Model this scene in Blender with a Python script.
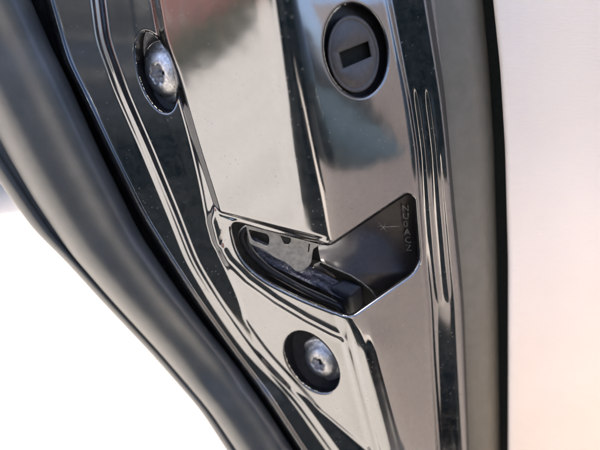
import bpy, bmesh, math, random
import numpy as np
from mathutils import Vector, Matrix

R = math.radians
S = bpy.context.scene
for o in list(bpy.data.objects):
    bpy.data.objects.remove(o)
COL = S.collection

# ------------------------------------------------------------------ camera
PITCH = 24.0
CAM_H = 0.95
FOC = 533.0            # focal length in photograph pixels (600 px wide)
U = 0.0003             # one photograph pixel at the focus plane, in metres
th = R(PITCH)
CAMLOC = Vector((0, 0, CAM_H))
RIGHT = Vector((1, 0, 0))
UP = Vector((0, math.sin(th), math.cos(th)))
FWD = Vector((0, math.cos(th), -math.sin(th)))
cam = bpy.data.cameras.new('camera')
cam.sensor_width = 36
cam.lens = 36 * FOC / 600
cam.clip_start = 0.004
cam.clip_end = 400
cam.dof.use_dof = True
cam.dof.focus_distance = 0.172
cam.dof.aperture_fstop = 7.5
camo = bpy.data.objects.new('camera', cam)
camo.location = CAMLOC
camo.rotation_euler = (R(90 - PITCH), 0, 0)
COL.objects.link(camo)
S.camera = camo

# ------------------------------------------------------------------ sky, sun
SUN_EL, SUN_AZ = 52.0, -14.0     # azimuth from +Y towards +X
w = bpy.data.worlds.new('World')
S.world = w
w.use_nodes = True
nt = w.node_tree
bg = nt.nodes['Background']
sky = nt.nodes.new('ShaderNodeTexSky')
sky.sky_type = 'NISHITA'
sky.sun_disc = False
sky.sun_elevation = R(SUN_EL)
sky.sun_rotation = R(SUN_AZ)
sky.dust_density = 5.0
sky.air_density = 0.65
nt.links.new(sky.outputs[0], bg.inputs[0])
bg.inputs[1].default_value = 0.13
sl = bpy.data.lights.new('sun', 'SUN')
sl.energy = 4.0
sl.angle = R(0.5)
sl.color = (1, 0.95, 0.87)
so = bpy.data.objects.new('sun', sl)
d = Vector((math.sin(R(SUN_AZ)) * math.cos(R(SUN_EL)), math.cos(R(SUN_AZ)) * math.cos(R(SUN_EL)), math.sin(R(SUN_EL))))
so.rotation_euler = d.to_track_quat('Z', 'Y').to_euler()
so.location = d * 20
COL.objects.link(so)
S.view_settings.view_transform = 'Standard'
S.view_settings.look = 'None'
S.view_settings.exposure = 2.85
S.view_settings.gamma = 1
S.view_settings.use_curve_mapping = False

# ------------------------------------------------------------------ helpers
DOORLOC = Vector((0.0, 0.22, 0.30))
T = 0.445     # the door stands upright, so it comes nearer towards the top of the picture


def cam_pt(px, py, h):
    """pixel and relief height (in px at the focus plane) -> world, arrays allowed"""
    z = FOC - h
    x = (px - 300) * z / FOC
    y = -(py - 225) * z / FOC
    return x * U, y * U, z * U


def W(px, py, h):
    x, y, z = cam_pt(px, py, h)
    return CAMLOC + RIGHT * x + UP * y + FWD * z


def Warr(px, py, h):
    x, y, z = cam_pt(np.asarray(px, float), np.asarray(py, float), np.asarray(h, float))
    r, u, f = np.array(RIGHT), np.array(UP), np.array(FWD)
    return np.array(CAMLOC) + x[..., None] * r + y[..., None] * u + z[..., None] * f


def mesh_obj(name, verts, faces, mat, parent=None, smooth=True, local=None):
    me = bpy.data.meshes.new(name)
    v = np.asarray(verts, float)
    if local is not None:
        v = v - np.array(local)
    v = v.reshape(-1, 3)
    if isinstance(faces, np.ndarray):
        n = len(faces)
        k = faces.shape[1]
        me.vertices.add(len(v))
        me.vertices.foreach_set('co', v.astype(np.float32).ravel())
        me.loops.add(n * k)
        me.loops.foreach_set('vertex_index', faces.astype(np.int32).ravel())
        me.polygons.add(n)
        me.polygons.foreach_set('loop_start', np.arange(0, n * k, k, dtype=np.int32))
        me.polygons.foreach_set('loop_total', np.full(n, k, dtype=np.int32))
        me.update(calc_edges=True)
    else:
        me.from_pydata([tuple(p) for p in v], [], faces)
        me.update()
    if smooth:
        me.polygons.foreach_set('use_smooth', np.ones(len(me.polygons), dtype=bool))
    me.materials.append(mat)
    o = bpy.data.objects.new(name, me)
    COL.objects.link(o)
    if parent is not None:
        o.parent = parent
    return o


def dpart(name, verts, faces, mat, parent, smooth=True, label=None):
    o = mesh_obj(name, verts, faces, mat, parent, smooth, local=DOORLOC)
    if label:
        o['label'] = label
    return o


def sst(a, b, x):
    t = np.clip((x - a) / (b - a), 0, 1)
    return t * t * (3 - 2 * t)


def crv(pts):
    ys = [p[0] for p in pts]
    xs = [p[1] for p in pts]
    # monotone-ish cubic through the points, sampled densely
    yy = np.arange(-140, 600, 1.0)
    xl = np.interp(yy, ys, xs)
    lo = xs[0] + (yy - ys[0]) * (xs[1] - xs[0]) / (ys[1] - ys[0])
    hi = xs[-1] + (yy - ys[-1]) * (xs[-1] - xs[-2]) / (ys[-1] - ys[-2])
    xl = np.where(yy < ys[0], lo, np.where(yy > ys[-1], hi, xl))
    k = np.exp(-0.5 * (np.arange(-24, 25) / 9.0) ** 2)
    k /= k.sum()
    xs2 = np.convolve(np.pad(xl, 24, mode='reflect', reflect_type='odd'), k, 'valid')
    return lambda y: np.interp(y, yy, xs2)


def sd_poly(px, py, poly):
    """signed distance, negative inside"""
    poly = np.asarray(poly, float)
    dmin = np.full(px.shape, 1e9)
    ins = np.zeros(px.shape, bool)
    n = len(poly)
    for i in range(n):
        a = poly[i]
        b = poly[(i + 1) % n]
        e = b - a
        wx, wy = px - a[0], py - a[1]
        t = np.clip((wx * e[0] + wy * e[1]) / (e @ e), 0, 1)
        dx, dy = wx - t * e[0], wy - t * e[1]
        dmin = np.minimum(dmin, dx * dx + dy * dy)
        c = ((a[1] > py) != (b[1] > py))
        with np.errstate(divide='ignore', invalid='ignore'):
            xi = a[0] + (py - a[1]) / (b[1] - a[1] if b[1] != a[1] else 1e-9) * e[0]
        ins ^= c & (px < xi)
    d = np.sqrt(dmin)
    return np.where(ins, -d, d)


def round_poly(poly, r, seg=6):
    """round the corners of a polygon; r may be a list"""
    out = []
    n = len(poly)
    for i in range(n):
        p = np.array(poly[i], float)
        a = np.array(poly[i - 1], float)
        b = np.array(poly[(i + 1) % n], float)
        rr = r[i] if isinstance(r, (list, tuple)) else r
        ua = a - p
        ub = b - p
        la, lb = np.linalg.norm(ua), np.linalg.norm(ub)
        k = min(rr, la * .48, lb * .48)
        q0 = p + ua / la * k
        q1 = p + ub / lb * k
        for j in range(seg + 1):
            t = j / seg
            out.append((1 - t) ** 2 * q0 + 2 * t * (1 - t) * p + t * t * q1)
    return np.array(out)


def ell_poly(cx, cy, a, b, rot, n=72):
    t = np.linspace(0, 2 * math.pi, n, endpoint=False)
    c, s = math.cos(R(rot)), math.sin(R(rot))
    x, y = a * np.cos(t), b * np.sin(t)
    return np.stack([cx + x * c - y * s, cy + x * s + y * c], 1)


# ------------------------------------------------------------------ materials
def mat(name):
    m = bpy.data.materials.new(name)
    m.use_nodes = True
    t = m.node_tree
    return m, t, t.nodes['Principled BSDF']


def N(t, typ, **kw):
    n = t.nodes.new(typ)
    for k, v in kw.items():
        if k == 'op':
            n.operation = v
        elif isinstance(k, str) and k.startswith('i_'):
            n.inputs[k[2:].replace('_', ' ')].default_value = v
        else:
            setattr(n, k, v)
    return n


def noise(t, scale, detail=3, rough=.5, vec=None):
    n = N(t, 'ShaderNodeTexNoise')
    n.inputs['Scale'].default_value = scale
    n.inputs['Detail'].default_value = detail
    n.inputs['Roughness'].default_value = rough
    if vec is not None:
        t.links.new(vec, n.inputs['Vector'])
    return n


def ramp(t, src, p0, p1, c0=(0, 0, 0, 1), c1=(1, 1, 1, 1)):
    r = N(t, 'ShaderNodeValToRGB')
    r.color_ramp.elements[0].position = p0
    r.color_ramp.elements[1].position = p1
    r.color_ramp.elements[0].color = c0
    r.color_ramp.elements[1].color = c1
    t.links.new(src, r.inputs[0])
    return r


def bump(t, src, strength, dist, bs):
    b = N(t, 'ShaderNodeBump')
    b.inputs['Strength'].default_value = strength
    b.inputs['Distance'].default_value = dist
    t.links.new(src, b.inputs['Height'])
    t.links.new(b.outputs[0], bs.inputs['Normal'])
    return b


def paint_material():
    m, t, b = mat('black_gloss_paint')
    tc = N(t, 'ShaderNodeTexCoord')
    v = tc.outputs['Object']
    b.inputs['Base Color'].default_value = (.205, .212, .225, 1)
    b.inputs['Metallic'].default_value = 1.0
    b.inputs['Roughness'].default_value = .10
    # uneven film: slow waviness of the pressed sheet
    n1 = noise(t, 55, 2, .45, v)
    n2 = noise(t, 900, 2, .5, v)
    mx = N(t, 'ShaderNodeMath', op='MULTIPLY')
    mx.inputs[1].default_value = .010
    t.links.new(n2.outputs[0], mx.inputs[0])
    ad = N(t, 'ShaderNodeMath', op='ADD')
    t.links.new(n1.outputs[0], ad.inputs[0])
    t.links.new(mx.outputs[0], ad.inputs[1])
    bump(t, ad.outputs[0], .5, .0004, b)
    # dust: fine specks in patches, plus a thin grey film
    vo = N(t, 'ShaderNodeTexVoronoi')
    vo.inputs['Scale'].default_value = 700
    t.links.new(v, vo.inputs['Vector'])
    sp = ramp(t, vo.outputs['Distance'], .10, .24, (1, 1, 1, 1), (0, 0, 0, 1))
    big = noise(t, 160, 4, .6, v)
    bp = ramp(t, big.outputs[0], .44, .60)
    sel = ramp(t, vo.outputs['Color'], .45, .55)
    m1 = N(t, 'ShaderNodeMath', op='MULTIPLY')
    m2 = N(t, 'ShaderNodeMath', op='MULTIPLY')
    t.links.new(sp.outputs[0], m1.inputs[0])
    t.links.new(sel.outputs[0], m1.inputs[1])
    t.links.new(m1.outputs[0], m2.inputs[0])
    t.links.new(bp.outputs[0], m2.inputs[1])
    film = noise(t, 420, 6, .7, v)
    fr = ramp(t, film.outputs[0], .35, .8, (0, 0, 0, 1), (.09, .09, .09, 1))
    mxm = N(t, 'ShaderNodeMath', op='MULTIPLY_ADD')
    t.links.new(m2.outputs[0], mxm.inputs[0])
    mxm.inputs[1].default_value = .40
    t.links.new(fr.outputs[0], mxm.inputs[2])
    dust = N(t, 'ShaderNodeBsdfDiffuse')
    dust.inputs[0].default_value = (.30, .28, .26, 1)
    mix = N(t, 'ShaderNodeMixShader')
    t.links.new(mxm.outputs[0], mix.inputs[0])
    t.links.new(b.outputs[0], mix.inputs[1])
    t.links.new(dust.outputs[0], mix.inputs[2])
    t.links.new(mix.outputs[0], t.nodes['Material Output'].inputs[0])
    return m


def simple(name, col, rough, metal=0.0, col2=None, scale=300, bstr=.2, bdist=.0003, bscale=None, spec=.5):
    m, t, b = mat(name)
    tc = N(t, 'ShaderNodeTexCoord')
    v = tc.outputs['Object']
    n = noise(t, scale, 5, .6, v)
    c2 = col2 or tuple(min(1, c * 1.5 + .004) for c in col)
    r = ramp(t, n.outputs[0], .38, .68, (*col, 1), (*c2, 1))
    t.links.new(r.outputs[0], b.inputs['Base Color'])
    b.inputs['Roughness'].default_value = rough
    b.inputs['Metallic'].default_value = metal
    b.inputs['Specular IOR Level'].default_value = spec
    n2 = noise(t, bscale or scale * 4, 3, .6, v)
    bump(t, n2.outputs[0], bstr, bdist, b)
    return m


PAINT = paint_material()
RUBBER = simple('grey_rubber', (.045, .050, .053), .42, 0, (.065, .068, .068), 120, .2, .00005, 1800, .6)
OLIVE = simple('olive_grey_plastic', (.135, .127, .100), .5, 0, (.158, .148, .12), 200, .25, .00012, 2500)
BLACKP = simple('black_plastic', (.008, .008, .009), .38, 0, (.018, .018, .02), 500, .3, .0002, 2500, .25)
DARKP = simple('dark_grey_plastic', (.009, .0075, .008), .36, 0, (.016, .013, .014), 700, .3, .00008, 3500, .35)
GAP = simple('gap_shade_black', (.008, .009, .008), .8, 0, (.02, .022, .018), 2500, .8, .0006, 3000, .2)  # near black stands in for shade in the latch gaps and key slot
STEEL = simple('latch_steel', (.36, .355, .345), .42, .7, (.22, .22, .22), 500, .3, .0002, 1800)
CHROME = simple('zinc_screw', (.66, .66, .67), .42, .85, (.34, .34, .36), 900, .5, .0003, 1500)
GREASE = simple('blue_black_grease', (.010, .012, .024), .22, 0, (.03, .034, .055), 900, .8, .0006, 1100)
PLUGM = simple('matte_grey_plug', (.052, .049, .050), .5, 0, (.070, .066, .066), 600, .25, .0001, 3000)
MARK = simple('scratch_mark', (.22, .22, .21), .6, 0, (.3, .3, .28), 900)
EMB = simple('embossed_plastic', (.036, .036, .033), .42, 0, (.16, .16, .15), 900)


def fabric_material():
    m, t, b = mat('cream_trim')
    tc = N(t, 'ShaderNodeTexCoord')
    mp = N(t, 'ShaderNodeMapping')
    mp.inputs['Scale'].default_value = (260, 260, 1500)
    t.links.new(tc.outputs['Object'], mp.inputs[0])
    n = noise(t, 1, 4, .6, mp.outputs[0])
    n2 = noise(t, 26, 3, .5, tc.outputs['Object'])
    r = ramp(t, n2.outputs[0], .35, .7, (.86, .755, .655, 1), (.88, .785, .69, 1))
    t.links.new(r.outputs[0], b.inputs['Base Color'])
    b.inputs['Roughness'].default_value = .75
    bump(t, n.outputs[0], .6, .00035, b)
    return m


CREAM = fabric_material()


def ground_material():
    m, t, b = mat('pale_concrete')
    tc = N(t, 'ShaderNodeTexCoord')
    n = noise(t, 3.5, 8, .65, tc.outputs['Object'])
    r = ramp(t, n.outputs[0], .3, .75, (.22, .203, .18, 1), (.295, .275, .247, 1))
    t.links.new(r.outputs[0], b.inputs['Base Color'])
    b.inputs['Roughness'].default_value = .9
    n2 = noise(t, 120, 5, .6, tc.outputs['Object'])
    bump(t, n2.outputs[0], .5, .003, b)
    return m


GROUND = ground_material()
CARW = simple('pale_green_car_paint', (.30, .34, .33), .25, .2, (.32, .36, .35), 3, .02, .001)
TYRE = simple('tyre_rubber', (.03, .03, .03), .8, 0, None, 60)
GLASS = simple('dark_car_glass', (.02, .025, .03), .06, 0, (.02, .025, .03), 3, .0)

# ------------------------------------------------------------------ the ground
n = 40
gx = np.linspace(-1, 1, n)
gx = np.sign(gx) * np.abs(gx) ** 2.2 * 150
GX, GY = np.meshgrid(gx, gx)
gv = np.stack([GX, GY, np.zeros_like(GX)], -1).reshape(-1, 3)
idx = np.arange(n * n).reshape(n, n)
gf = np.stack([idx[:-1, :-1], idx[:-1, 1:], idx[1:, 1:], idx[1:, :-1]], -1).reshape(-1, 4)
g = mesh_obj('ground', gv, gf, GROUND)
g['kind'] = 'structure'

# ------------------------------------------------------------------ the door: outline curves (y -> x, photograph pixels)
c_seal = crv([(0, 30), (43, 49), (77, 66), (147, 97), (233, 139), (283, 172), (330, 207), (360, 232), (412, 268), (450, 292)])
line1 = crv([(0, 50), (60, 67), (100, 87), (147, 109), (215, 143), (262, 172), (300, 197), (350, 233), (400, 270), (450, 303)])
line2 = crv([(0, 92), (40, 97), (93, 116), (150, 141), (213, 167), (262, 186), (300, 209), (350, 244), (400, 290), (450, 326)])
edgeL = crv([(0, 155), (40, 162), (77, 176), (127, 190), (150, 197), (213, 217)])
stepc = crv([(0, 155), (40, 162), (77, 176), (127, 190), (150, 196), (190, 205), (215, 209), (245, 218), (300, 243), (345, 254), (375, 270), (403, 315), (447, 367)])
diag = crv([(100, 183), (150, 197), (213, 208), (245, 218), (300, 243), (345, 254), (375, 270), (403, 315), (447, 367)])
ridge = crv([(0, 289), (120, 307), (245, 328), (317, 347), (450, 381)])
r0 = crv([(0, 389), (97, 408), (150, 416), (213, 420), (265, 424), (300, 428), (360, 431), (450, 437)])
r1 = crv([(0, 427), (97, 442), (143, 447), (215, 453), (300, 461), (450, 467)])
olR = crv([(0, 483), (67, 489), (147, 494), (260, 497), (450, 500)])
crL = crv([(0, 493), (67, 500), (147, 505), (260, 508), (450, 508)])

notch = round_poly([(231, 221), (266, 230.5), (330, 247), (408, 194), (414, 200), (419, 267), (350, 316), (300, 297), (262, 277), (240, 256)],
                   [12, 6, 8, 8, 8, 14, 10, 20, 25, 25], 7)
hole_a = ell_poly(156, 72, 17, 42, -17)
hole_b = ell_poly(312, 362, 21, 35, -38)
lock_h = ell_poly(355.5, 50, 31, 47, -8)

SL, SR = 0.55, 0.80


def tv(y):
    """an upright line, as depth"""
    return FOC - FOC / (1 + T * (225 - y) / FOC)


def base_h(x, y):
    d = x - ridge(y)
    r = 11.5 + 2.0 * sst(318, 345, y)
    h = -((SR + SL) / 2 * (np.sqrt(d * d + r * r) - 9.0) + (SR - SL) / 2 * d)
    return h + tv(y)


rim_curve = np.array([(214, 206), (209, 222), (214, 242), (226, 262), (246, 282), (275, 303), (305, 321), (330, 334), (346, 341)])


def relief(x, y):
    """height of the painted sheet over its base planes"""
    d = x - ridge(y)
    cs, l1, l2, eL, dg = c_seal(y), line1(y), line2(y), edgeL(y), diag(y)
    a0, a1 = r0(y), r1(y)
    hgt = np.zeros_like(x)
    # left side: piecewise through the knots of each row
    left = np.full_like(x, -9.0)
    kn = [(cs - 40, -60), (cs - 2, -52), (l1 - 7, -46)]

    st = stepc(y)
    # left of the shut face the sheet turns to a flange that faces rearward
    lift = 0.50 * np.clip(st - x, 0, 400)
    mid = (l2 + 15 + st) / 2
    kn += [(l1 - 3.5, -24), (l1 + 1, -19.5), (l1 + 3.5, -24),
           (np.maximum(l2 - 2, l1 + 5), -24), (l2 + 5, -21), (l2 + 14, -14.5),
           (np.maximum(mid - 2, l2 + 17), -14), (np.maximum(mid + 2, l2 + 19), -13.6), (np.maximum(st - 5, l2 + 21), -14), (np.maximum(st + 1, l2 + 24), -9)]
    X = x
    for (xa, ha), (xb, hb) in zip(kn[:-1], kn[1:]):
        ya = np.asarray(xa, float)
        yb = np.asarray(xb, float)
        t = np.clip((X - ya) / np.maximum(yb - ya, .5), 0, 1)
        t = t * t * (3 - 2 * t)
        seg = ha + (hb - ha) * t
        left = np.where((X >= ya) & (X < yb), seg, left)
    left = np.where(X < kn[0][0], -60.0, left)
    hgt = left + lift
    # the box on the shut face: nine units proud of the ledge
    bot = 212 + (x - 217) * .255
    box = sst(-1, 5, x - eL) * sst(-1, 5, bot - y + 2)
    box = np.where(d > -12, np.maximum(box, sst(-14, 2, d)), box)
    hgt = hgt + 9 * box
    # crease before the ridge
    hgt = hgt + 2.0 * sst(-34, -18, d) * (1 - sst(-14, 0, d)) * sst(250, 200, y)
    # rim pressed round the slot
    sdr = sd_poly(x, y, np.vstack([rim_curve, [(352, 300), (330, 250), (222, 214)]]))
    low = 1 - box
    hgt = hgt + low * (4.2 * sst(3.5, -3.5, sdr) + 1.5 * np.exp(-((sdr + 3) / 3.2) ** 2)) * sst(6, -8, d)
    # two beads running down beside the lower ridge
    lowy = sst(325, 352, y)
    hgt = hgt + lowy * (1.6 * np.exp(-((d + 9) / 2.6) ** 2) - 2.0 * np.exp(-((d + 3) / 2.8) ** 2) + 1.4 * np.exp(-((d - 9) / 3.5) ** 2))
    low2 = sst(312, 352, y)
    hgt = hgt + low2 * .62 * np.clip(d + 2, 0, 22) * (1 - sst(24, 74, d))
    # small dimple beside the slot
    q = ((x - 222) * .94 + (y - 241) * .34) ** 2 / 9 + (-(x - 222) * .34 + (y - 241) * .94) ** 2 / 90
    hgt = hgt - 3.5 * np.exp(-q)
    # right side: pressed channel with a bead in it
    f = (x - a0) / (a1 - a0)
    wd = a1 - a0
    fl = np.clip(f, 0, .93)
    ch = (-2.6 + fl * wd * .78) * sst(-.02, .12, f)
    ch = ch + 1.2 * np.exp(-((f + .03) / .06) ** 2) - 7 * sst(.93, 1.12, f)
    bead = sst(78, 110, y) * (1 - sst(285, 305, y)) + sst(425, 445, y) * .6
    ch = ch + bead * (1.5 * np.exp(-((f - .30) / .06) ** 2) + 1.8 * np.exp(-((f - .64) / .07) ** 2))
    ch = ch + 1.4 * np.exp(-((f - .80) / .05) ** 2) * sst(130, 160, y) + 1.2 * np.exp(-((f - .15) / .04) ** 2) * sst(230, 280, y)
    hgt = hgt * (1 - sst(-2, 4, x - a0)) + ch
    # lower right face: shallow pressed panel that begins beyond the corner
    return hgt


def paint_h(x, y):
    return base_h(x, y) + relief(x, y)


def smooth2(A, s):
    k = np.exp(-0.5 * (np.arange(-8, 9) / s) ** 2)
    k /= k.sum()
    A = np.pad(A, 8, mode='edge')
    A = np.apply_along_axis(lambda r_: np.convolve(r_, k, 'valid'), 1, A)
    A = np.apply_along_axis(lambda r_: np.convolve(r_, k, 'valid'), 0, A)
    return A


root = bpy.data.objects.new('black_car', None)
root.location = DOORLOC
COL.objects.link(root)
root['label'] = 'glossy black car, edge of its open door with latch, screws, rubber seal and cream trim'
root['category'] = 'car'

STEP = 0.65
xs = np.arange(-25, 478, STEP)
ys = np.arange(-70, 520, STEP)
GXp, GYp = np.meshgrid(xs, ys)
HH = smooth2(paint_h(GXp, GYp), 1.5)
sds = []
for poly, wd, dp in ((notch, 5.0, 7.0), (hole_a, 2.6, 3.0), (hole_b, 2.6, 3.0), (lock_h, 3.0, 4.0)):
    bx0, by0 = poly.min(0) - 12
    bx1, by1 = poly.max(0) + 12
    mk = (GXp > bx0) & (GXp < bx1) & (GYp > by0) & (GYp < by1)
    sd = np.full(GXp.shape, 50.0)
    sd[mk] = sd_poly(GXp[mk], GYp[mk], poly)
    t = np.clip(1 - sd / wd, 0, 1)
    HH -= dp * t ** 2.2
    sds.append(sd)
SD = np.minimum.reduce(sds)
gyy, gxx = np.gradient(SD, STEP)
near = np.abs(SD) < .55 * STEP
gm = np.sqrt(gxx ** 2 + gyy ** 2) + 1e-6
PX = np.where(near, GXp - SD * gxx / gm, GXp)
PY = np.where(near, GYp - SD * gyy / gm, GYp)
V = Warr(PX, PY, HH).reshape(-1, 3)
ny, nx = GXp.shape
idx = np.arange(ny * nx).reshape(ny, nx)
qa = np.stack([idx[:-1, :-1], idx[1:, :-1], idx[1:, 1:], idx[:-1, 1:]], -1).reshape(-1, 4)
ok = SD.reshape(-1) > -.55 * STEP
keepx = ((GXp > c_seal(GYp) - 34) & (GXp < r1(GYp) + 9)).reshape(-1)
keep = ok[qa].all(1) & keepx[qa].all(1)
qa = qa[keep]
used = np.unique(qa)
remap = np.full(len(V), -1)
remap[used] = np.arange(len(used))
dpart('door_panel', V[used], remap[qa], PAINT, root)


def hgrid(x, y):
    """relief height of the finished sheet at one pixel"""
    fx = (x - xs[0]) / STEP
    fy = (y - ys[0]) / STEP
    j, i = int(fx), int(fy)
    a, b = fx - j, fy - i
    return float(HH[i, j] * (1 - a) * (1 - b) + HH[i, j + 1] * a * (1 - b) + HH[i + 1, j] * (1 - a) * b + HH[i + 1, j + 1] * a * b) - .25


def wall(poly, hfun, deep, name, m, parent, dirv=None, flare=0.0, label=None):
    """inside wall of a hole, going back along the direction dirv (px,py per unit depth)"""
    c = poly.mean(0)
    rings = []
    dx, dy = dirv or (0, 0)
    for k, tt in enumerate(np.linspace(0, 1, 6)):
        p = c + (poly - c) * (1 - flare * tt)
        h = np.array([hfun(*q) for q in poly]) - tt * deep
        p = p + np.array([dx, dy]) * tt * deep
        rings.append(Warr(p[:, 0], p[:, 1], h))
    V = np.concatenate(rings)
    n = len(poly)
    F = []
    for k in range(5):
        for i in range(n):
            j = (i + 1) % n
            F.append((k * n + i, k * n + j, (k + 1) * n + j, (k + 1) * n + i))
    return dpart(name, V, F, m, parent, True, label)


# ------------------------------------------------------------------ swept strips
def strip(name, m, parent, rows, prof, smooth_k=0, label=None, closed=False):
    """prof(y) -> list of (x, h) across; rows: y values"""
    P = np.array([prof(y) for y in rows])         # rows, k, 2
    Y = np.array(rows)[:, None] * np.ones(P.shape[1])[None]
    V = Warr(P[..., 0], Y, P[..., 1])
    a, b = P.shape[0], P.shape[1]
    idx = np.arange(a * b).reshape(a, b)
    if closed:
        nx_ = np.roll(idx, -1, 1)
        F = np.stack([idx[:-1], idx[1:], nx_[1:], nx_[:-1]], -1).reshape(-1, 4)
    else:
        F = np.stack([idx[:-1, :-1], idx[1:, :-1], idx[1:, 1:], idx[:-1, 1:]], -1).reshape(-1, 4)
    return dpart(name, V.reshape(-1, 3), F, m, parent, True, label)


rows = np.arange(-80, 531, 4.0)
silh = crv([(0, -128), (100, -60), (183, 0), (230, 33), (260, 64), (300, 100), (353, 150), (410, 200), (450, 226)])
innr = crv([(0, -78), (60, -42), (110, -16), (157, 9), (200, 34), (253, 70), (300, 111), (353, 160), (410, 209), (450, 236)])
AN = np.linspace(0, 2 * math.pi, 56, endpoint=False)


def lift_at(y):
    return 0.5 * (float(stepc(y)) - float(c_seal(y)))


def seal_prof(y):
    a = float(innr(y))
    b = float(c_seal(y)) + 1
    cx, hw = (a + b) / 2, (b - a) / 2
    hc = float(base_h(b, y)) - 40 + lift_at(y)
    out = []
    for t in AN:
        x = cx + hw * math.copysign(abs(math.cos(t)) ** .9, math.cos(t))
        u = (x - a) / (b - a)
        s = math.sin(t)
        h = hc + hw * .95 * math.copysign(abs(s) ** .85, s) * (1 + .10 * math.sin(u * 9)) + (b - x) * -.12
        out.append((x, h))
    return out


strip('weather_seal', RUBBER, root, rows, seal_prof, closed=True)


def flap_prof(y):
    a = float(silh(y))
    b = float(innr(y)) + 12
    hc = float(base_h(float(c_seal(y)), y)) - 62 + lift_at(y)
    cx, hw = (a + b) / 2, (b - a) / 2
    out = []
    for t in AN[::2]:
        x = cx + hw * math.cos(t)
        u = (x - a) / (b - a)
        h = hc + 16 * math.sin(t) - 10 * math.exp(-((u - .62) / .17) ** 2) * max(0, math.sin(t))
        out.append((x, h))
    return out


strip('seal_lip', RUBBER, root, rows, flap_prof, closed=True)
# bright parting line on the seal
pl = []


def line_tube(name, pts, r, m, parent, label=None, n=6):
    pts = [Vector(p) for p in pts]
    V, F = [], []
    for i, p in enumerate(pts):
        tg = (pts[min(i + 1, len(pts) - 1)] - pts[max(i - 1, 0)]).normalized()
        a = tg.cross(FWD).normalized()
        b = tg.cross(a)
        rr = r * U * (0.25 if i in (0, len(pts) - 1) else 1)
        for k in range(n):
            t = 2 * math.pi * k / n
            V.append(tuple(p + a * math.cos(t) * rr + b * math.sin(t) * rr))
    for i in range(len(pts) - 1):
        for k in range(n):
            j = (k + 1) % n
            F.append((i * n + k, i * n + j, (i + 1) * n + j, (i + 1) * n + k))
    F.append(tuple(range(n)))
    F.append(tuple(range((len(pts) - 1) * n, len(pts) * n))[::-1])
    return dpart(name, np.array([tuple(v) for v in V]), F, m, parent, True, label)


# olive grey strip beside the channel
def olive_prof(y):
    a = float(r1(y)) + 1
    b = float(olR(y))
    h0 = float(base_h(a, y)) + 14.0
    out = [(a - 2, h0 - 12), (a - 1, h0 - 3), (a, h0 - .5), (a + 2, h0), (a + 9, h0 - 2)]
    for k in range(1, 9):
        u = k / 8
        x = a + 9 + (b - 2 - a - 9) * u
        out.append((x, h0 - 2 - 14 * u + 2.5 * math.sin(u * math.pi) - 22 * max(0, u - .5) ** 2 * 4))
    out += [(b, h0 - 48), (b + .5, h0 - 90)]
    return out


strip('edge_strip', OLIVE, root, rows, olive_prof)


def gap_prof(y):
    b = float(olR(y))
    h0 = float(base_h(float(r1(y)), y)) + 12
    return [(b - 10, h0 - 64), (b, h0 - 62), (b + 8, h0 - 58), (b + 26, h0 - 52)]


strip('gap_shade_strip', simple('gap_shade_green', (.022, .025, .02), .8, 0, (.04, .043, .035), 2500, .8, .0006, 3000, .2), root, rows, gap_prof)  # dark strip painted as the shade in the gap beside the trim


def cream_prof(y):
    a = float(crL(y))
    h0 = float(base_h(float(r1(y)), y)) - 2
    out = [(a + 3, h0 - 40), (a + .6, h0 - 16), (a, h0 - 8), (a + .8, h0 - 3), (a + 3, h0 - .5), (a + 6, h0 + .5)]
    for k in range(1, 15):
        u = k / 14
        x = a + 6 + (650 - a) * u
        out.append((x, h0 + .5 + 26 * u * u + 3.5 * math.exp(-((x - a - 30) / 14) ** 2) * -.5 + 12 * sst(.1, .6, u)))
    # unseen swell added beyond the frame, shaped for the paint to mirror cream
    for k in range(1, 13):
        u = k / 12
        out.append((650 + 130 * math.sin(u * 1.45), h0 + 38 + (50 + 260 * float(sst(180, 400, y)) + 500 * float(sst(430, 750, y))) * u * u + 30 * u))
    return out


strip('trim_panel', CREAM, root, np.arange(-80, 860, 5.0), cream_prof, label='cream fabric inner trim panel')


# ------------------------------------------------------------------ screws
def frame_at(px, py, h, normal_slopes):
    """matrix with z along the sheet's normal at that place"""
    p = W(px, py, h)
    sx, sy = normal_slopes        # dh/dx, dh/dy(up)
    nrm = (RIGHT * -sx + UP * -sy - FWD).normalized()
    xx = (UP.cross(nrm)).normalized()
    yy = nrm.cross(xx)
    M = Matrix((xx, yy, nrm)).transposed().to_4x4()
    M.translation = p - DOORLOC
    return M


def lathe_verts(prof, n=40):
    V, F = [], []
    for (r_, z_) in prof:
        for k in range(n):
            t = 2 * math.pi * k / n
            V.append((r_ * math.cos(t) * U, r_ * math.sin(t) * U, z_ * U))
    for i in range(len(prof) - 1):
        for k in range(n):
            j = (k + 1) % n
            F.append((i * n + k, i * n + j, (i + 1) * n + j, (i + 1) * n + k))
    F.append(tuple(range((len(prof) - 1) * n, len(prof) * n)))
    return V, F


def placed(name, V, F, m, parent, M, smooth=True, label=None):
    me = bpy.data.meshes.new(name)
    me.from_pydata(V, [], F)
    me.update()
    for p in me.polygons:
        p.use_smooth = smooth
    me.materials.append(m)
    me.transform(M)
    o = bpy.data.objects.new(name, me)
    COL.objects.link(o)
    o.parent = parent
    if label:
        o['label'] = label
    return o


def torx(rad):
    """six lobed recess outline"""
    out = []
    for k in range(48):
        t = 2 * math.pi * k / 48
        out.append((rad * (1 + .16 * math.cos(6 * t)) * math.cos(t), rad * (1 + .16 * math.cos(6 * t)) * math.sin(t)))
    return out


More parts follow.
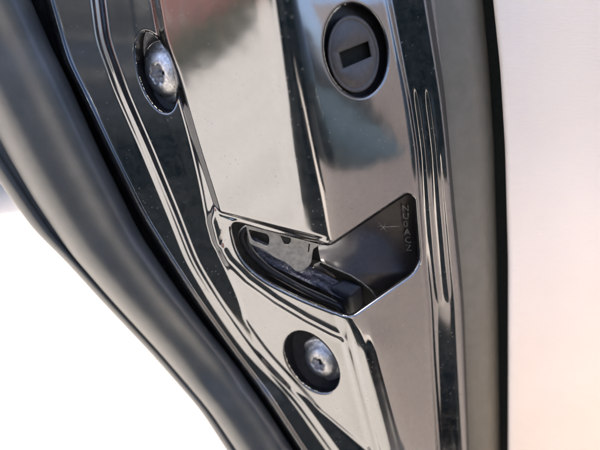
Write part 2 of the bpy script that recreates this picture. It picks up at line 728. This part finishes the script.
def make_screw(px, py, h, R0, slopes, label):
    M = frame_at(px, py, h, slopes)
    n = 48
    rings = []
    for r_, z_ in ((R0 * 1.12, -R0 * .5), (R0 * 1.12, -R0 * .10), (R0 * 1.08, -R0 * .04), (R0 * .90, -R0 * .0), (R0 * .86, R0 * .02), (R0 * .80, R0 * .14), (R0 * .66, R0 * .25), (R0 * .44, R0 * .30)):
        rings.append([(r_ * math.cos(2 * math.pi * k / n) * U, r_ * math.sin(2 * math.pi * k / n) * U, z_ * U) for k in range(n)])
    tx = torx(R0 * .34)
    rings.append([(x * U, y * U, R0 * .31 * U) for x, y in tx])
    rings.append([(x * U * .97, y * U * .97, R0 * .27 * U) for x, y in tx])
    rings.append([(x * U * .90, y * U * .90, -R0 * .30 * U) for x, y in tx])
    V = [v for r_ in rings for v in r_]
    F = []
    for i in range(len(rings) - 1):
        for k in range(n):
            j = (k + 1) % n
            F.append((i * n + k, i * n + j, (i + 1) * n + j, (i + 1) * n + k))
    F.append(tuple(range((len(rings) - 1) * n, len(rings) * n)))
    s = placed('screw', V, F, CHROME, root, M, True, label)
    V2, F2 = lathe_verts([(R0 * 1.02, R0 * .05), (R0 * 1.28, R0 * .03), (R0 * 1.34, -R0 * .06), (R0 * 1.30, -R0 * .4)], 40)
    fl = [(x * U * .9, y * U * .9, -R0 * .29 * U) for x, y in tx]
    placed('torx_recess_shade', fl, [tuple(range(48))], BLACKP, s, M, False)  # black floor stands in for the shade inside the recess
    return s


LSL = (SL, T)
wall(hole_a, hgrid, 26, 'screw_hole', BLACKP, root, (.30, -.22), .0)
wall(hole_b, hgrid, 26, 'screw_hole', BLACKP, root, (.30, -.22), .0)
make_screw(163, 73, hgrid(134, 72) - 15, 29, (SL + .15, T), 'upper silver torx screw')
make_screw(321, 361, hgrid(286, 352) - 20, 26, (SL + .1, T), 'lower silver torx screw')


def backplate(poly, h, grow, name, m):
    c = poly.mean(0)
    p = c + (poly - c) * grow
    V = Warr(p[:, 0], p[:, 1], np.full(len(p), h))
    return dpart(name, V, [tuple(range(len(p)))], m, root, False)


backplate(hole_a + np.array([7, -5]), hgrid(134, 72) - 27, 1.3, 'hole_floor', BLACKP)
backplate(hole_b + np.array([7, -5]), hgrid(286, 352) - 27, 1.3, 'hole_floor', BLACKP)

# ------------------------------------------------------------------ lock plug
hl = hgrid(390, 50) + 0
wall(lock_h, hgrid, 18, 'lock_recess', BLACKP, root, (-.12, -.05), .0)
disc = ell_poly(353.5, 54, 25.5, 39, -6, 64)
dc = disc.mean(0)


def plug_h(x, y, off):
    return float(base_h(x, y)) + off


slot = np.array([(339, 52.5), (368, 41), (371, 56.5), (343, 68.5)])


def ring_between(outer, inner, hf, m, name, parent, bevel=2.0):
    """flat plate with a hole: both outlines resampled by angle around the inner centre"""
    c = inner.mean(0)

    def ray(poly, a):
        dv = np.array([math.cos(a), math.sin(a)])
        best = None
        for i in range(len(poly)):
            p, q = poly[i], poly[(i + 1) % len(poly)]
            e = q - p
            den = dv[0] * e[1] - dv[1] * e[0]
            if abs(den) < 1e-9:
                continue
            w_ = p - c
            t = (w_[0] * e[1] - w_[1] * e[0]) / den
            s = (w_[0] * dv[1] - w_[1] * dv[0]) / den
            if t > 0 and -1e-6 <= s <= 1 + 1e-6:
                best = t if best is None else max(best, t)
        return c + dv * (best or 0)
    angs = sorted(list(np.linspace(0, 2 * math.pi, 72, endpoint=False)) + [math.atan2(*(p - c)[::-1]) % (2 * math.pi) for p in inner])
    V, n = [], len(angs)
    O = np.array([ray(outer, a) for a in angs])
    I = np.array([ray(inner, a) for a in angs])
    oc = outer.mean(0)
    layers = [(oc + (O - oc) * 1.0, -12), (oc + (O - oc) * 1.0, -2.2), (oc + (O - oc) * .985, -.8), (oc + (O - oc) * .955, 0),
              (oc + (O - oc) * .90, 0), (oc + (O - oc) * .885, -1.2), (oc + (O - oc) * .865, 0), (I + (I - c) * .10, 0), (I + (I - c) * .03, -.9), (I, -1.4), (I, -12)]
    for pts, off in layers:
        V.append(Warr(pts[:, 0], pts[:, 1], np.array([hf(x, y) + off for x, y in pts])))
    V = np.concatenate(V)
    F = []
    for k in range(len(layers) - 1):
        for i in range(n):
            j = (i + 1) % n
            F.append((k * n + i, k * n + j, (k + 1) * n + j, (k + 1) * n + i))
    return dpart(name, V, F, m, parent, True)


plug = ring_between(disc, slot, lambda x, y: plug_h(x, y, -5), PLUGM, 'lock_plug', root)
plug['label'] = 'round grey plug with a dark rectangular key slot'
V = Warr(*[np.array(a) for a in zip(*[(x, y, plug_h(x, y, -15)) for x, y in slot + (slot - slot.mean(0)) * .3])])
dpart('key_slot', V, [(0, 1, 2, 3)], GAP, plug, False)
V = Warr(lock_h[:, 0], lock_h[:, 1], np.array([plug_h(x, y, -17.5) for x, y in lock_h]))
dpart('recess_floor', V, [tuple(range(len(lock_h)))], BLACKP, plug, False)

# ------------------------------------------------------------------ the latch in the notch
latch = bpy.data.objects.new('latch', None)
COL.objects.link(latch)
latch.parent = root
TT = tv


def hmap(x, y):
    return hgrid(x, y)


# dark wall going in from the sheet edge
wall(notch, hgrid, 14, 'latch_opening_wall', BLACKP, root, (0, 0), .0)


def patch(name, grid, m, parent=latch, sub=2, smooth=True, label=None, thick=0):
    """grid of (x, y, h without tilt) control points, refined by Catmull-like smoothing"""
    G = np.array(grid, float)
    for _ in range(sub):
        for ax in (0, 1):
            G = np.moveaxis(G, ax, 0)
            n_ = G.shape[0]
            out = np.zeros((2 * n_ - 1,) + G.shape[1:])
            out[::2] = G
            P0 = np.concatenate([[2 * G[0] - G[1]], G[:-1]])[:-1]
            P3 = np.concatenate([G[1:], [2 * G[-1] - G[-2]]])[1:]
            out[1::2] = (-P0 + 9 * G[:-1] + 9 * G[1:] - P3) / 16
            G = np.moveaxis(out, 0, ax)
    a, b = G.shape[:2]
    V = Warr(G[..., 0], G[..., 1], G[..., 2] + TT(G[..., 1]))
    idx = np.arange(a * b).reshape(a, b)
    F = np.stack([idx[:-1, :-1], idx[1:, :-1], idx[1:, 1:], idx[:-1, 1:]], -1).reshape(-1, 4)
    o = dpart(name, V.reshape(-1, 3), F, m, parent, smooth, label)
    if thick:
        md = o.modifiers.new('s', 'SOLIDIFY')
        md.thickness = thick * U
        md.offset = 0
    return o


# curved dark ramp right of the fork: rows run from the back wall down to the light lip
ramp_grid = [
    [(322, 205, -84), (360, 180, -86), (405, 176, -92), (432, 186, -94)],
    [(318, 225, -84), (356, 206, -88), (402, 206, -94), (430, 214, -96)],
    [(318, 245, -79), (356, 232, -80), (400, 236, -92), (430, 244, -97)],
    [(320, 257, -64), (358, 255, -62), (398, 258, -82), (428, 262, -95)],
    [(322, 262, -53), (362, 272, -50), (394, 274, -67), (426, 274, -86)],
    [(324, 264, -46), (364, 283, -45), (386, 289, -64), (422, 284, -92)],
]
patch('housing_ramp', ramp_grid, DARKP, sub=3, thick=0)
# pale lip of the ramp
line_tube('ramp_lip', [W(x, y, h + TT(y)) for x, y, h in [(320, 262, -44), (334, 268, -42.5), (350, 275, -42), (362, 282.5, -43), (371, 290, -44.5), (377.5, 299, -49)]], .9, EMB, latch)
# under the lip: a wall going back
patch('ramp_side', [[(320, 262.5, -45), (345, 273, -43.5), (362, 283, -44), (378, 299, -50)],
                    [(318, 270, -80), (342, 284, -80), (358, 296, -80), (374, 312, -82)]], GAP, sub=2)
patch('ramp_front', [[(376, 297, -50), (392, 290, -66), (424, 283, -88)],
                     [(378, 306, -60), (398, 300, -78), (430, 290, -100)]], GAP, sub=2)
# back of the opening
patch('housing_floor', [[(225, 205, -92), (330, 205, -100), (440, 170, -125)],
                        [(235, 290, -82), (330, 340, -95), (440, 340, -125)]], BLACKP, sub=1)

# raised collar following the slot
inner = round_poly([(246, 231), (290, 240), (318, 249), (322, 268), (345, 292), (348, 309), (300, 289), (268, 270), (252, 252)], [10, 4, 4, 8, 8, 6, 20, 18, 14], 5)


def tube_loop(name, pts, r, m, parent, flat=1.0):
    pts = [Vector(p) for p in pts]
    V, F, n = [], [], 10
    for i, p in enumerate(pts):
        tg = (pts[min(i + 1, len(pts) - 1)] - pts[max(i - 1, 0)]).normalized()
        a = tg.cross(FWD).normalized()
        b = tg.cross(a)
        for k in range(n):
            t = 2 * math.pi * k / n
            V.append(tuple(p + a * math.cos(t) * r * U + b * math.sin(t) * r * U * flat))
    for i in range(len(pts) - 1):
        for k in range(n):
            j = (k + 1) % n
            F.append((i * n + k, i * n + j, (i + 1) * n + j, (i + 1) * n + k))
    return dpart(name, np.array(V), F, m, parent, True)


def path_interp(ctrl, n=60):
    c = np.array(ctrl, float)
    s = np.concatenate([[0], np.cumsum(np.linalg.norm(np.diff(c[:, :2], axis=0), axis=1))])
    ss = np.linspace(0, s[-1], n)
    out = np.stack([np.interp(ss, s, c[:, k]) for k in range(c.shape[1])], 1)
    k = np.array([.25, .5, .25])
    for _ in range(6):
        o2 = out.copy()
        o2[1:-1] = out[:-2] * .25 + out[1:-1] * .5 + out[2:] * .25
        out = o2
    return out


col_path = path_interp([(254, 226, -66), (243, 229, -66), (241, 238, -66), (250, 253, -64), (268, 270, -60), (300, 288, -52), (325, 300, -46), (341, 306, -44), (343, 312, -44)])
tube_loop('slot_collar', [W(x, y, h + TT(y)) for x, y, h in col_path], 4.2, BLACKP, latch, 1.6)
col2 = path_interp([(254, 229, -60), (248, 232, -60), (247, 239, -60), (255, 253, -58), (271, 268, -54), (300, 285, -47), (325, 296, -41), (337, 302, -39)])
line_tube('collar_edge', [W(x, y, h + TT(y)) for x, y, h in col2], .8, PLUGM, latch)


# steel fork plate with two openings
def plate(name, outline, holes, hf, m, parent, thick=5):
    bm = bmesh.new()
    loops = [outline] + holes
    edges = []
    for lp in loops:
        vs = [bm.verts.new((float(x), float(-y), 0)) for x, y in lp]
        for i in range(len(vs)):
            edges.append(bm.edges.new((vs[i], vs[(i + 1) % len(vs)])))
    bmesh.ops.triangle_fill(bm, use_beauty=True, use_dissolve=False, edges=edges)
    bmesh.ops.recalc_face_normals(bm, faces=bm.faces[:])
    if sum(f.normal.z for f in bm.faces) < 0:
        bmesh.ops.reverse_faces(bm, faces=bm.faces[:])
    ex = bmesh.ops.extrude_face_region(bm, geom=bm.faces[:])
    for v in ex['geom']:
        if isinstance(v, bmesh.types.BMVert):
            v.co.z = thick
    for v in bm.verts:
        x, y = v.co.x, -v.co.y
        v.co = W(x, y, hf(x, y) + TT(y) + v.co.z) - DOORLOC
    bmesh.ops.recalc_face_normals(bm, faces=bm.faces[:])
    me = bpy.data.meshes.new(name)
    bm.to_mesh(me)
    bm.free()
    me.materials.append(m)
    o = bpy.data.objects.new(name, me)
    COL.objects.link(o)
    o.parent = parent
    bv = o.modifiers.new('b', 'BEVEL')
    bv.width = 1.0 * U
    bv.segments = 2
    bv.limit_method = 'ANGLE'
    return o


ol = round_poly([(244, 216), (330, 236), (318, 246), (313, 249), (311, 264), (304, 270), (297, 272), (286, 262), (274, 257), (266, 250), (250, 244)], [3, 3, 2, 2, 4, 3, 3, 6, 4, 4, 3], 3)
h1 = round_poly([(248, 229), (268, 234), (270, 240), (268, 247), (262, 244), (252, 240)], 3, 3)
h2 = round_poly([(280, 235), (291, 238), (291, 242), (288, 245), (284, 244)], [1, 1, 3, 4, 3], 3)
h3 = np.array([(308.6, 243.5), (310.2, 244), (309.2, 252), (307.8, 251.8)])
plate('latch_fork', ol, [h1, h2, h3], lambda x, y: -60 + (x - 244) * .22, STEEL, latch)
# greasy floor below the fork
gg = random.Random(4)
grid = []
for j in range(7):
    row = []
    for i in range(12):
        u, v_ = i / 11, j / 6
        x = 252 + u * 92
        y = 236 + u * 48 + v_ * (20 - 4 * u)
        row.append((x, y, -70 + u * 20 + v_ * 6 + gg.uniform(-1.0, 1.0)))
    grid.append(row)
patch('grease_layer', grid, GREASE, sub=2)
# dark brown stop behind the bumper
stop = [[(314, 262, -62), (322, 262, -60), (332, 270, -58)], [(314, 270, -57), (324, 272, -54), (336, 280, -55)], [(318, 282, -60), (326, 286, -60), (336, 290, -62)]]
patch('rubber_stop', stop, DARKP, sub=2)


# rounded bumper block
def block(name, corners_top, drop, m, parent, bev=3.0):
    """corners_top: four (x,y,h); drop: (dx,dy,dh) to the lower face"""
    bm = bmesh.new()
    vs = []
    for k in (0, 1):
        for x, y, h in corners_top:
            x2, y2, h2_ = x + drop[0] * k, y + drop[1] * k, h + drop[2] * k
            vs.append(bm.verts.new(W(x2, y2, h2_ + TT(y2)) - DOORLOC))
    bm.faces.new(vs[:4])
    bm.faces.new(vs[4:][::-1])
    for i in range(4):
        j = (i + 1) % 4
        bm.faces.new((vs[i], vs[4 + i], vs[4 + j], vs[j]))
    bmesh.ops.recalc_face_normals(bm, faces=bm.faces[:])
    me = bpy.data.meshes.new(name)
    bm.to_mesh(me)
    bm.free()
    for p in me.polygons:
        p.use_smooth = True
    me.materials.append(m)
    o = bpy.data.objects.new(name, me)
    COL.objects.link(o)
    o.parent = parent
    bv = o.modifiers.new('b', 'BEVEL')
    bv.width = bev * U
    bv.segments = 4
    return o


block('bumper_block', [(329, 287, -44), (343, 277, -52), (363, 285, -44), (350, 297, -34)], (2.5, 20, -22), simple('blue_black_rubber', (.008, .010, .016), .42, 0, (.016, .018, .026), 600, .3, .0002, 2000, .25), latch, 4.5)

# pawl between fork and stop, with its rivet
pw = plate('pawl', round_poly([(303, 258), (322, 262), (330, 270), (326, 278), (314, 282), (304, 276)], 4, 4), [], lambda x, y: -66, DARKP, latch, 6)
MR = frame_at(315, 270, -59 + TT(270), (.1, T))
Vr, Fr = lathe_verts([(4.2, -1), (4.2, .4), (3.4, 1.2), (1.8, 1.7), (.3, 1.8)], 24)
placed('rivet', Vr, Fr, STEEL, latch, MR)

# moulded letters and scratches on the back wall
fc = bpy.data.curves.new('moulded_letters', 'FONT')
fc.body = 'N\nU\n0\nA\nC\nZ'
fc.size = 8.0 * U
fc.extrude = .35 * U
fc.space_line = .92
fo = bpy.data.objects.new('moulded_letters', fc)
COL.objects.link(fo)
dg_ = bpy.context.evaluated_depsgraph_get()
tm = bpy.data.meshes.new_from_object(fo.evaluated_get(dg_))
bpy.data.objects.remove(fo)


def ramp_h(x, y):
    # height of the ramp grid near a pixel (inverse distance over its control points)
    G = np.array(ramp_grid).reshape(-1, 3)
    d2 = (G[:, 0] - x) ** 2 + (G[:, 1] - y) ** 2 + 4
    w_ = 1 / d2 ** 1.5
    return float((G[:, 2] * w_).sum() / w_.sum())


for v in tm.vertices:
    x = 402 + v.co.x / U * 1.2 + (-v.co.y / U) * .10
    y = 211 - v.co.y / U * 1.08
    v.co = W(x, y, -93 + (v.co.z / U) * 2 + 3.0 + TT(y)) - DOORLOC
tm.materials.append(EMB)
tmo = bpy.data.objects.new('moulded_letters', tm)
COL.objects.link(tmo)
tmo.parent = latch
for pts in ([(377, 226), (386, 227), (394, 226.5), (400, 226.3)], [(378, 222), (383, 227), (387, 232)], [(386, 223), (383, 228), (380, 230)]):
    line_tube('scratch', [W(x, y, -85 + TT(y)) for x, y in pts], .22, MARK, latch, n=5)

# ------------------------------------------------------------------ door shell behind everything (outer skin, closes the door)
def quadbox(name, pts, m, parent):
    bm = bmesh.new()
    vs = [bm.verts.new(Vector(p) - DOORLOC) for p in pts]
    for f in ((0, 1, 2, 3), (7, 6, 5, 4), (0, 4, 5, 1), (1, 5, 6, 2), (2, 6, 7, 3), (3, 7, 4, 0)):
        bm.faces.new([vs[i] for i in f])
    bmesh.ops.recalc_face_normals(bm, faces=bm.faces[:])
    me = bpy.data.meshes.new(name)
    bm.to_mesh(me)
    bm.free()
    me.materials.append(m)
    o = bpy.data.objects.new(name, me)
    COL.objects.link(o)
    o.parent = parent
    bv = o.modifiers.new('b', 'BEVEL')
    bv.width = .008
    bv.segments = 3
    return o




# ------------------------------------------------------------------ parked cars, and unseen things added for the paint to mirror
BODYP = simple('black_car_paint', (.002, .0042, .0058), .08, 0, (.0025, .005, .007), 4, .02, .001, None, .2)


def free_loft(name, sections, m, parent=None):
    V = [p for s_ in sections for p in s_]
    k = len(sections[0])
    F = []
    for i in range(len(sections) - 1):
        for j in range(k):
            j2 = (j + 1) % k
            F.append((i * k + j, (i + 1) * k + j, (i + 1) * k + j2, i * k + j2))
    F.append(tuple(range(k))[::-1])
    F.append(tuple(range((len(sections) - 1) * k, len(sections) * k)))
    o = mesh_obj(name, np.array(V), F, m, parent)
    return o


def car_side(name, loc, L, rz, paint, label):
    """one parked car: body, cabin glass, four wheels"""
    r_ = bpy.data.objects.new(name, None)
    COL.objects.link(r_)
    r_.location = loc
    r_.rotation_euler = (0, 0, rz)
    r_['label'] = label
    r_['category'] = 'car'
    secs = []
    for u in np.linspace(0, 1, 17):
        x = (u - .5) * L
        e = 1 - abs(2 * u - 1) ** 6 * .28
        top = .92 - .22 * float(sst(.72, 1, u)) - .04 * float(sst(.2, 0, u))
        hw = .86 * e
        sec = [(x, -hw * .92, .24), (x, -hw, .42), (x, -hw, .62), (x, -hw * .96, .80), (x, -hw * .86, top), (x, 0, top + .04),
               (x, hw * .86, top), (x, hw * .96, .80), (x, hw, .62), (x, hw, .42), (x, hw * .92, .24), (x, 0, .22)]
        secs.append(sec)
    free_loft('body', secs, paint, r_)
    secs = []
    for u in np.linspace(0, 1, 9):
        x = -L * .40 + u * L * .62
        t_ = math.sin(min(1, u * 2.6) * math.pi / 2) * math.sin(min(1, (1 - u) * 2.2) * math.pi / 2)
        z = .93 + .52 * t_
        hw = .76 - .16 * t_
        secs.append([(x, -.76, .88), (x, -hw, z), (x, 0, z + .03), (x, hw, z), (x, .76, .88), (x, 0, .86)])
    free_loft('cabin_glass', secs, GLASS, r_)
    for sx in (-.32, .32):
        for sy in (-1, 1):
            V, F, n_ = [], [], 32
            prof = [(.16, -.1), (.27, -.11), (.31, -.08), (.32, 0), (.31, .08), (.27, .11), (.16, .1)]
            for rr, yy_ in prof:
                for k in range(n_):
                    t_ = 2 * math.pi * k / n_
                    V.append((sx * L + rr * math.cos(t_), sy * .78 + yy_, .32 + rr * math.sin(t_)))
            for i in range(len(prof) - 1):
                for k in range(n_):
                    j = (k + 1) % n_
                    F.append((i * n_ + k, i * n_ + j, (i + 1) * n_ + j, (i + 1) * n_ + k))
            F.append(tuple(range(n_)))
            F.append(tuple(range(6 * n_, 7 * n_)))
            mesh_obj('wheel', np.array(V), F, TYRE, r_)
    return r_


OWN = np.array((.6, -.75, 0.0))


def side_sheet(name, x0, x1, zs, m, parent):
    rows_, F = [], []
    V = []
    n_ = 14
    for z, y in zs:
        for i in range(n_):
            x = x0 + (x1 - x0) * i / (n_ - 1)
            V.append((x, y, z))
    for i in range(len(zs) - 1):
        for j in range(n_ - 1):
            F.append((i * n_ + j, i * n_ + j + 1, (i + 1) * n_ + j + 1, (i + 1) * n_ + j))
    return dpart(name, np.array(V) + OWN, F, m, parent)


zs = [(.16, .06), (.22, .16), (.30, .20), (.45, .22), (.6, .235), (.75, .24), (.88, .24), (1.02, .225), (1.12, .19), (1.15, .15)]
quadbox('door_shell', [(.02, .30, .28), (1.3, .30, .28), (1.3, .38, .28), (.02, .38, .28), (.02, .30, 1.5), (1.3, .30, 1.5), (1.3, .38, 1.5), (.02, .38, 1.5)], BODYP, root)
side_sheet('reflection_side', -1.40, 1.6, zs + [(1.15, -.9), (.16, -.9), (.16, .06)], BODYP, root)  # unseen car side, added so camera-facing paint reflects dark
side_sheet('reflection_glass', -1.35, 1.5, [(1.152, .13), (1.26, .06), (1.40, -.03), (1.45, -.08), (1.47, -.8), (1.152, -.85), (1.152, .13)], GLASS, root)  # unseen glass added above it for bluish sky reflections
BLUEGREY = simple('blue_grey_car_paint', (.045, .066, .075), .2, .3, (.05, .07, .08), 3, .02, .001)
car_side('parked_car', (-3.55, 3.45, 0), 4.3, 0, CARW, 'pale grey green car, blurred at the left edge beyond the rubber seal')
car_side('parked_car', (5.2, -.9, 0), 4.3, R(80), BLUEGREY, 'blue grey car added behind the camera to tint the paint reflection')  # unseen car added for the bluish grey reflection near the ridge
# terracotta wall and a clipped shrub added unseen for pink and dark reflections
TERRA = simple('terracotta_render', (.62, .27, .20), .85, 0, (.68, .34, .26), 3, .5, .01, 40)
LEAF = simple('dark_leaves', (.03, .05, .02), .6, 0, (.06, .09, .04), 30, .2, .002, 60)
bm = bmesh.new()
bmesh.ops.create_cube(bm, size=1)
for v in bm.verts:
    v.co = Vector((v.co.x * .3, v.co.y * 2.2, (v.co.z + .5) * 2.4))
me = bpy.data.meshes.new('reflection_wall')
bm.to_mesh(me)
bm.free()
me.materials.append(TERRA)
wo = bpy.data.objects.new('reflection_wall', me)
wo.location = (-7.0, -1.5, 0)
COL.objects.link(wo)
bv = wo.modifiers.new('b', 'BEVEL')
bv.width = .03
bv.segments = 3
wo['label'] = 'terracotta wall added behind the camera for the pink reflection in the paint'
wo['category'] = 'wall'
rr = random.Random(7)
V, F = [], []
for i in range(3500):
    a_, z_ = rr.uniform(0, 6.28), rr.uniform(0.05, 1.0)
    rad = .55 * math.sqrt(rr.random()) * (1.1 - .5 * z_) + .1
    c = Vector((rad * math.cos(a_) * .8, rad * math.sin(a_) * 1.2, z_ * 1.0))
    q = Matrix.Rotation(rr.uniform(0, 6.28), 3, 'Z') @ Matrix.Rotation(rr.uniform(-1, 1), 3, 'X')
    k = len(V)
    for p_ in ((-.03, 0, 0), (0, -.05, .01), (.03, 0, 0), (0, .05, .01)):
        V.append(tuple(c + q @ Vector(p_)))
    F.append((k, k + 1, k + 2, k + 3))
sh = mesh_obj('reflection_shrub', np.array(V), F, LEAF)
sh.location = (-6.3, -2.8, 0)
sh.scale = (.75, .75, .75)
sh['label'] = 'dark green shrub added unseen for the dark patch in the paint reflection'
sh['category'] = 'reflection_shrub'
